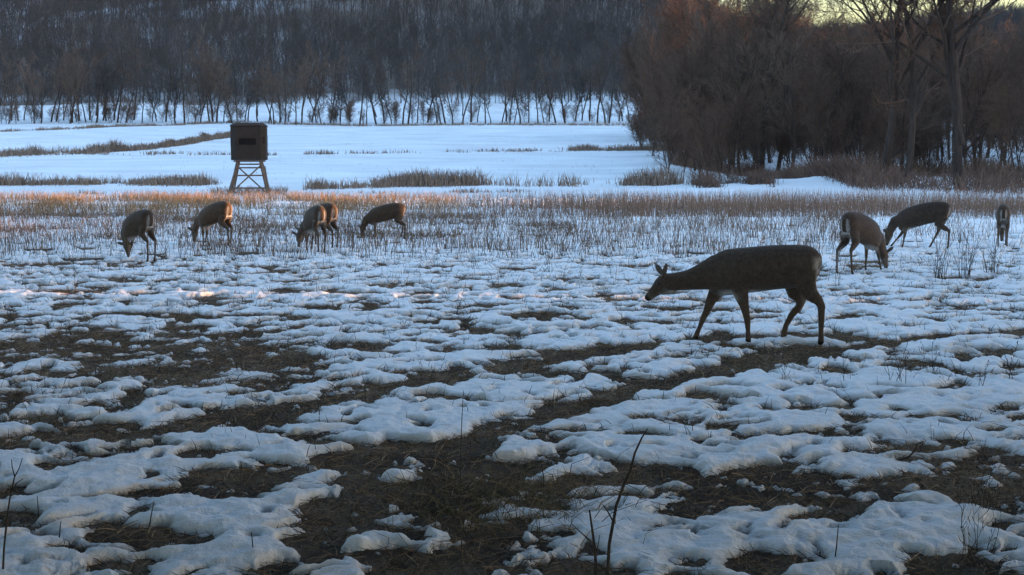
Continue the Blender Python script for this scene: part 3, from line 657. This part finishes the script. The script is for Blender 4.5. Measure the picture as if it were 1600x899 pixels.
def tube(bm, pts, flat=1.0, side=Yax):
    """pts: (position, half height, half width)"""
    rg = []
    for i, (p, hh, ww) in enumerate(pts):
        a = pts[max(i - 1, 0)][0]; b_ = pts[min(i + 1, len(pts) - 1)][0]; rg.append((p, b_ - a, hh, ww, side))
    a, b_ = rg[0], rg[-1]
    rg.insert(0, (a[0] - a[1].normalized() * a[2] * .5, a[1], a[2] * .6, a[3] * .6, side)); rg.append((b_[0] + b_[1].normalized() * b_[2] * .5, b_[1], b_[2] * .6, b_[3] * .6, side))
    ringtube(bm, rg)
ZP = 672.0
def zx(X, Y, y=0.0): return Vector(((1240 - X) / ZP, y, (775 - Y) / ZP))
TORSO = [(1266,165,225,.045),(1250,140,290,.085),(1215,120,360,.125),(1170,111,388,.145),(1110,108,402,.150),(1040,109,408,.152),(960,113,418,.162),(880,120,430,.168),(800,128,441,.168),(720,136,452,.158),(660,143,460,.142),(610,160,462,.122),(570,186,450,.098),(545,210,425,.07)]
def front_leg(xs, y, near=1):
    """xs: x at shoulder, elbow, knee, fetlock, hoof"""
    z = (.60, .47, .27, .085, .012); rad = ((.095, .050), (.062, .038), (.030, .024), (.021, .018), (.026, .021))
    pts = [Vector((xs[i], y * (.85 if i == 0 else 1), z[i])) for i in range(5)]; out = []
    for i in range(5):
        out.append((pts[i], *rad[i]))
        if i == 1: out.append((pts[1].lerp(pts[2], .55), .036, .027))
        if i == 2: out.append((pts[2].lerp(pts[3], .25), .021, .018)); out.append((pts[2].lerp(pts[3], .7), .018, .016))
    return out
def hind_leg(xs, y):
    """xs: x at hip, stifle, hock, fetlock, hoof"""
    z = (.70, .53, .405, .095, .012); rad = ((.125, .062), (.092, .055), (.036, .026), (.023, .019), (.027, .021))
    pts = [Vector((xs[i], y * (.8 if i == 0 else 1), z[i])) for i in range(5)]; out = []
    for i in range(5):
        out.append((pts[i], *rad[i]))
        if i == 1: out.append((pts[1].lerp(pts[2], .6), .055, .036))
        if i == 2: out.append((pts[2].lerp(pts[3], .2), .026, .021)); out.append((pts[2].lerp(pts[3], .65), .021, .018))
    return out
def zleg(L, y): return [(zx(X, Y, y if i else y * .8), a / ZP * 1.0, lat) for i, (X, Y, a, lat) in enumerate(L)]
def deer(name, loc, yaw, label, scale=1.0, pitch=0.0, neck=None, head=None, legs=None, tail=None, ears=None, coat=(.088, .060, .042), bend=0.0, arch=0.0, ear=1.0, rump=.095):
    """neck: list of (point, half height, half width); head: (poll, nose)"""
    bm = bmesh.new(); C0 = Vector((.12, 0, .80)); rot = Matrix.Rotation(pitch, 4, 'Y')
    def tq(p): return C0 + rot @ (p - C0)
    rg = []
    for X, t_, b_, ww in TORSO:
        c = zx(X, (t_ + b_) / 2); c.z += arch * max(0, 1 - ((c.x - .42) / .5) ** 2); rg.append((tq(c), rot @ Vector((1, 0, 0)), (b_ - t_) / 2 / ZP, ww, Yax))
    ringtube(bm, rg, 20)
    neck = [(tq(p) if i < (3 if len(neck) > 6 else 2) else p, a, b_) for i, (p, a, b_) in enumerate(neck)]
    tube(bm, neck)
    poll, nose = head; ax = nose - poll; L = ax.length; u = ax.normalized(); hs = Yax
    H = [(0, .080, .054), (.16, .092, .062), (.34, .086, .060), (.52, .068, .047), (.70, .053, .038), (.86, .044, .034), (.97, .034, .028)]
    tube(bm, [(poll + ax * t_, a, b_) for t_, a, b_ in H])
    upv = u.cross(Yax); upv = upv if upv.dot(neck[-1][0] - neck[0][0]) < .0 else upv
    up_h = Yax.cross(u).normalized()
    if up_h.z < 0 and abs(up_h.z) > .1: up_h = -up_h
    if abs(u.x) < .35 and up_h.x * 1 < 0: up_h = -up_h
    for s_ in (-1, 1):
        base = poll + up_h * .055 + Yax * s_ * .045 + u * .02
        ed = (ears[0 if s_ < 0 else 1] if ears else (up_h * .6 - u * .55 + Yax * s_ * .75)).normalized()
        sidev = (u + Yax * s_ * .25); sidev = (sidev - ed * sidev.dot(ed)).normalized()
        tube(bm, [(base, .018, .020), (base + ed * .04 * ear, .013, .033), (base + ed * .075 * ear, .012, .037), (base + ed * .105 * ear, .011, .026), (base + ed * .128 * ear, .009, .010)], side=sidev)
    for L_ in legs: tube(bm, L_)
    tb = tq(zx(1256, 165)); tl = tail or [Vector((-.022, 0, -.035)), Vector((-.026, 0, -.12)), Vector((-.010, 0, -.205)), Vector((.010, 0, -.245))]
    tube(bm, [(tb + Vector((.03, 0, .01)), .028, .032)] + [(tb + q, .022 - .003 * i, (.042, .05, .042, .02)[i]) for i, q in enumerate(tl)])
    if bend:                                      # sideways bend of the neck and head
        for v in bm.verts:
            k = max(0, v.co.x - .75); v.co.y += bend * k * k
    me = bpy.data.meshes.new(name); bm.normal_update(); bm.to_mesh(me); bm.free()
    o = bpy.data.objects.new(name, me); COL.objects.link(o)
    rm = o.modifiers.new('r', 'REMESH'); rm.mode = 'VOXEL'; rm.voxel_size = .0095; rm.use_smooth_shade = True
    sm_ = o.modifiers.new('s', 'SMOOTH'); sm_.factor = .5; sm_.iterations = 7
    me2 = bpy.data.meshes.new_from_object(o.evaluated_get(bpy.context.evaluated_depsgraph_get())); bpy.data.objects.remove(o); bpy.data.meshes.remove(me)
    me2.name = name; me2.materials.clear(); me2.materials.append(M_DEER)
    nv = len(me2.vertices); P = np.empty(nv * 3, np.float32); me2.vertices.foreach_get('co', P); P = P.reshape(-1, 3)
    Nn = np.empty(nv * 3, np.float32); me2.vertices.foreach_get('normal', Nn); Nn = Nn.reshape(-1, 3)
    me2.polygons.foreach_set('use_smooth', np.ones(len(me2.polygons), bool))
    X, Yv, Z = P.T
    nz = .5 * fbm(X * 9, Z * 9 + Yv * 5, 3, 181)
    col = np.tile(np.array([coat]), (nv, 1)) * (1 + .5 * nz[:, None])
    lo = sstep(.55, .36, Z)[:, None]; col = col * (1 - lo) + lo * np.array([[.105, .075, .055]]) * (1 + .4 * nz[:, None])     # browner legs
    ctop = sstep(.80, .95, Z)[:, None] * .25; col = col * (1 - ctop)
    def put(mask, c):
        nonlocal col
        mk = np.clip(mask, 0, 1)[:, None]; col = col * (1 - mk) + mk * np.array([c])
    lx = np.array([C0.x, 0, C0.z]); q = (P - lx) @ np.array(rot.to_3x3()); q = q + lx     # back into the torso's own frame
    xt, zt = q[:, 0], q[:, 2]
    torso = sstep(.40, .46, zt)
    put(sstep(.56, .50, zt + .05 * nz) * torso * sstep(.22, .32, xt) * sstep(.98, .86, xt) * sstep(.0, -.5, Nn[:, 2]), (.42, .40, .37))      # pale belly
    put(sstep(.055, .03, xt + .05 * nz) * sstep(.52, .58, zt) * sstep(.90, .82, zt) * sstep(rump, rump - .04, np.abs(Yv)) * sstep(-.08, -.05, xt) * .8, (.34, .32, .30))           # rump patch
    tbn = np.array(tb); td = np.array(tl[2]) ; tdir = td / np.linalg.norm(td); rel = P - tbn; al = rel @ tdir
    dperp = np.linalg.norm(rel - al[:, None] * tdir, axis=1)
    tm = ((al > .0) & (al < .30) & (X < float(tb.x) - .012 + .03 * (al > .12))).astype(float) * (dperp < .085)
    put(tm * (np.abs(Yv) < .034), tuple(.9 * c for c in coat)); put(tm * (np.abs(Yv) >= .041) * .6, (.34, .32, .30))
    put(tm * (al > .235), (.5, .48, .45))
    put(sstep(.10, .02, zt - .58) * sstep(-.05, .0, xt) * sstep(.16, .06, xt) * (np.abs(Yv) < .09) * sstep(.1, .4, 0.1 - Nn[:, 2] + .2) * 0.35, (.45, .43, .40))
    hp = np.array(poll); hu = np.array(u); hr = P - hp; ha = hr @ hu / L; hd_ = np.linalg.norm(hr - (hr @ hu)[:, None] * hu, axis=1)
    inh = (hd_ < .13)
    put(inh * sstep(.86, .95, ha) * (ha < 1.2), (.012, .010, .010))                       # nose
    put(inh * sstep(.74, .80, ha) * (ha < .86) * .25, (.24, .21, .18))
    uh = np.array(up_h); hv_ = hr @ uh
    put(inh * (ha > .25) * (ha < .9) * sstep(-.02, -.05, hv_) * .3, (.26, .23, .20))     # pale chin
    put((ha > -.35) * (ha < .25) * (hv_ > .075) * (hd_ < .27) * .5, (.17, .15, .13))      # ears
    put(sstep(.045, .03, Z), (.015, .013, .012))                                          # hooves
    set_tint(me2, col)
    o = link(name, me2); o.location = loc; o.rotation_euler.z = yaw; o.scale = (scale,) * 3
    props(o, label, 'deer', 'white-tailed deer in the snowy field')
    for s_ in (-1, 1):
        bm = bmesh.new(); bmesh.ops.create_icosphere(bm, subdivisions=2, radius=.014); e = bm_obj('eye', bm, M_EYE, o)
        p = poll + ax * .33 + up_h * .035 + Yax * s_ * .050; k = max(0, p.x - .75); p.y += bend * k * k; e.location = p
    return o
def at(px, py, xl, yaw, scale=1.0, dz=0.0):
    """world location of a deer whose local point (xl,0,0) stands on the ground seen at the pixel"""
    p = gp(px, py); q = Matrix.Rotation(yaw, 3, 'Z') @ Vector((xl * scale, 0, 0)); p = p - q; p.z = T(p.x + q.x, p.y + q.y) + dz; return p
# the doe that walks across in front
neckW = [(zx(640, 300), .20, .115), (zx(575, 310), .185, .10), (zx(530, 322), .155, .085), (zx(480, 338), .132, .072), (zx(400, 358), .104, .060), (zx(330, 368), .095, .055), (zx(285, 372), .092, .054)]
legsW = [zleg([(640,330,75,.05),(600,430,60,.042),(556,500,37,.03),(524,585,25,.025),(503,628,22,.022),(480,690,16,.017),(468,718,19,.02),(453,768,21,.021)], -.085),
         zleg([(715,330,82,.055),(752,430,56,.042),(778,520,33,.03),(795,590,25,.025),(801,622,24,.022),(806,690,17,.017),(808,725,20,.02),(808,768,21,.021)], .085),
         zleg([(1130,290,90,.06),(1112,385,78,.055),(1125,448,58,.042),(1160,492,38,.03),(1145,535,27,.024),(1098,590,24,.021),(1060,665,19,.018),(1051,710,21,.02),(1043,768,21,.021)], -.09),
         zleg([(1175,280,88,.06),(1180,375,70,.055),(1218,440,50,.04),(1266,480,34,.03),(1284,515,28,.024),(1286,590,23,.021),(1285,690,18,.018),(1286,730,21,.02),(1286,768,22,.021)], .09)]
yw = R(171)
deer('walking_deer', at(1285, 541, -.07, yw) + Vector((0, .09, .01)), yw, 'large dark doe walking left across the snow, nearest of the deer', 1.0, 0, neckW, (zx(270, 352), zx(118, 492)), legsW,
     [Vector((-.022, 0, -.035)), Vector((-.026, 0, -.12)), Vector((-.008, 0, -.20)), Vector((.014, 0, -.245))], ears=[Vector((.70, -.45, .9)), Vector((-.22, .45, 1))], coat=(.088, .066, .052), ear=1.25, rump=.125)
def graze(nose=(1.30, .10), poll=(1.22, .36), mid=(1.10, .55), y=0.0):
    v = lambda p, k=1: Vector((p[0], y * k, p[1]))
    m2 = ((mid[0] + poll[0]) / 2, (mid[1] + poll[1]) / 2)
    return [(Vector((.90, 0, .72)), .19, .115), (Vector((.98, 0, .68)), .165, .095), (v(mid, .4), .118, .07), (v(m2, .7), .098, .06), (v(poll), .086, .054)], (v(poll), v(nose))
def stand(f1=0, f2=0, h1=0, h2=0, fy=.085, hy=.095):
    return [front_leg((.86, .83, .85 + f1 * .45, .86 + f1 * .9, .88 + f1), -fy), front_leg((.86, .83, .85 + f2 * .45, .86 + f2 * .9, .88 + f2), fy),
            hind_leg((.12, .18, -.02 + h1 * .6, .00 + h1 * .95, .03 + h1), -hy), hind_leg((.12, .18, -.02 + h2 * .6, .00 + h2 * .95, .03 + h2), hy)]
def put_deer(name, px, py, xl, yaw, label, g, legs, scale, pitch=6, coat=(.088, .060, .042), bend=0):
    nk, hd_ = g; yaw = R(yaw) - math.atan((px - 800) / F)       # yaw is given against the line of sight
    return deer(name, at(px, py, xl, yaw, scale), yaw, label, scale, R(pitch), nk, hd_, legs, coat=coat, bend=bend, arch=.045)
put_deer('grazing_deer', 219, 408, .45, 118, 'grazing deer at far left with its head tucked down between its front legs', graze((.92, .07), (.99, .33), (1.06, .50)), stand(.22, -.10, .04, -.04), .93, 8)
put_deer('grazing_deer', 339, 384, .45, 130, 'tawny grazing deer with a sunlit rump, second from the left', graze((1.26, .06), (1.20, .33), (1.12, .52)), stand(.1, -.05, .1, -.05), .94, 9, (.105, .066, .042))
put_deer('grazing_deer', 494, 395, .40, 108, 'grazing deer turned away showing its white-edged tail, in front of another deer', graze((1.22, .08), (1.18, .35), (1.10, .52), .12), stand(.1, -.08, .12, -.05), .93, 7)
put_deer('grazing_deer', 513, 389, .25, 125, 'deer half hidden behind another one, its pale rump catching the sun', graze(), stand(0, .1, .05, -.05), .93, 7, (.10, .064, .042))
put_deer('grazing_deer', 605, 374, .50, 165, 'small grazing deer seen side-on, standing right of the left pair', graze((1.24, .08), (1.19, .34), (1.10, .52)), stand(.06, -.05, .12, -.04), .82, 6)
put_deer('grazing_deer', 1334, 430, .30, 60, 'grazing deer seen from behind with its neck stretched down to the right', graze((1.34, .05), (1.22, .32), (1.10, .53)), stand(.15, -.05, .08, -.06), 1.0, 8, (.080, .055, .041))
put_deer('grazing_deer', 1440, 390, .52, 174, 'dark side-on grazing deer behind the weed clumps on the right', graze((1.24, .07), (1.19, .35), (1.09, .56)), stand(.30, .04, .36, -.02), .97, 7, (.070, .052, .041))
put_deer('grazing_deer', 1566, 388, .20, 91, 'deer seen straight from behind at the right edge of the field', graze(), stand(.1, -.05, .05, -.05), .90, 3)

# ------------------------------------------------------------------ the evening air
bm = bmesh.new(); bmesh.ops.create_cube(bm, size=1, matrix=Matrix.Translation((0, 560, 69)) @ Matrix.Diagonal((3400, 1400, 150, 1)))
hm = bpy.data.materials.new('evening_air'); hm.use_nodes = True; ht = hm.node_tree; ht.nodes.remove(ht.nodes['Principled BSDF'])
pv_ = ht.nodes.new('ShaderNodeVolumePrincipled'); pv_.inputs['Density'].default_value = .00006; pv_.inputs['Color'].default_value = (.75, .80, .88, 1)
ht.links.new(pv_.outputs[0], ht.nodes['Material Output'].inputs['Volume'])
hz_ = bm_obj('haze', bm, hm, None); props(hz_, kind='stuff')
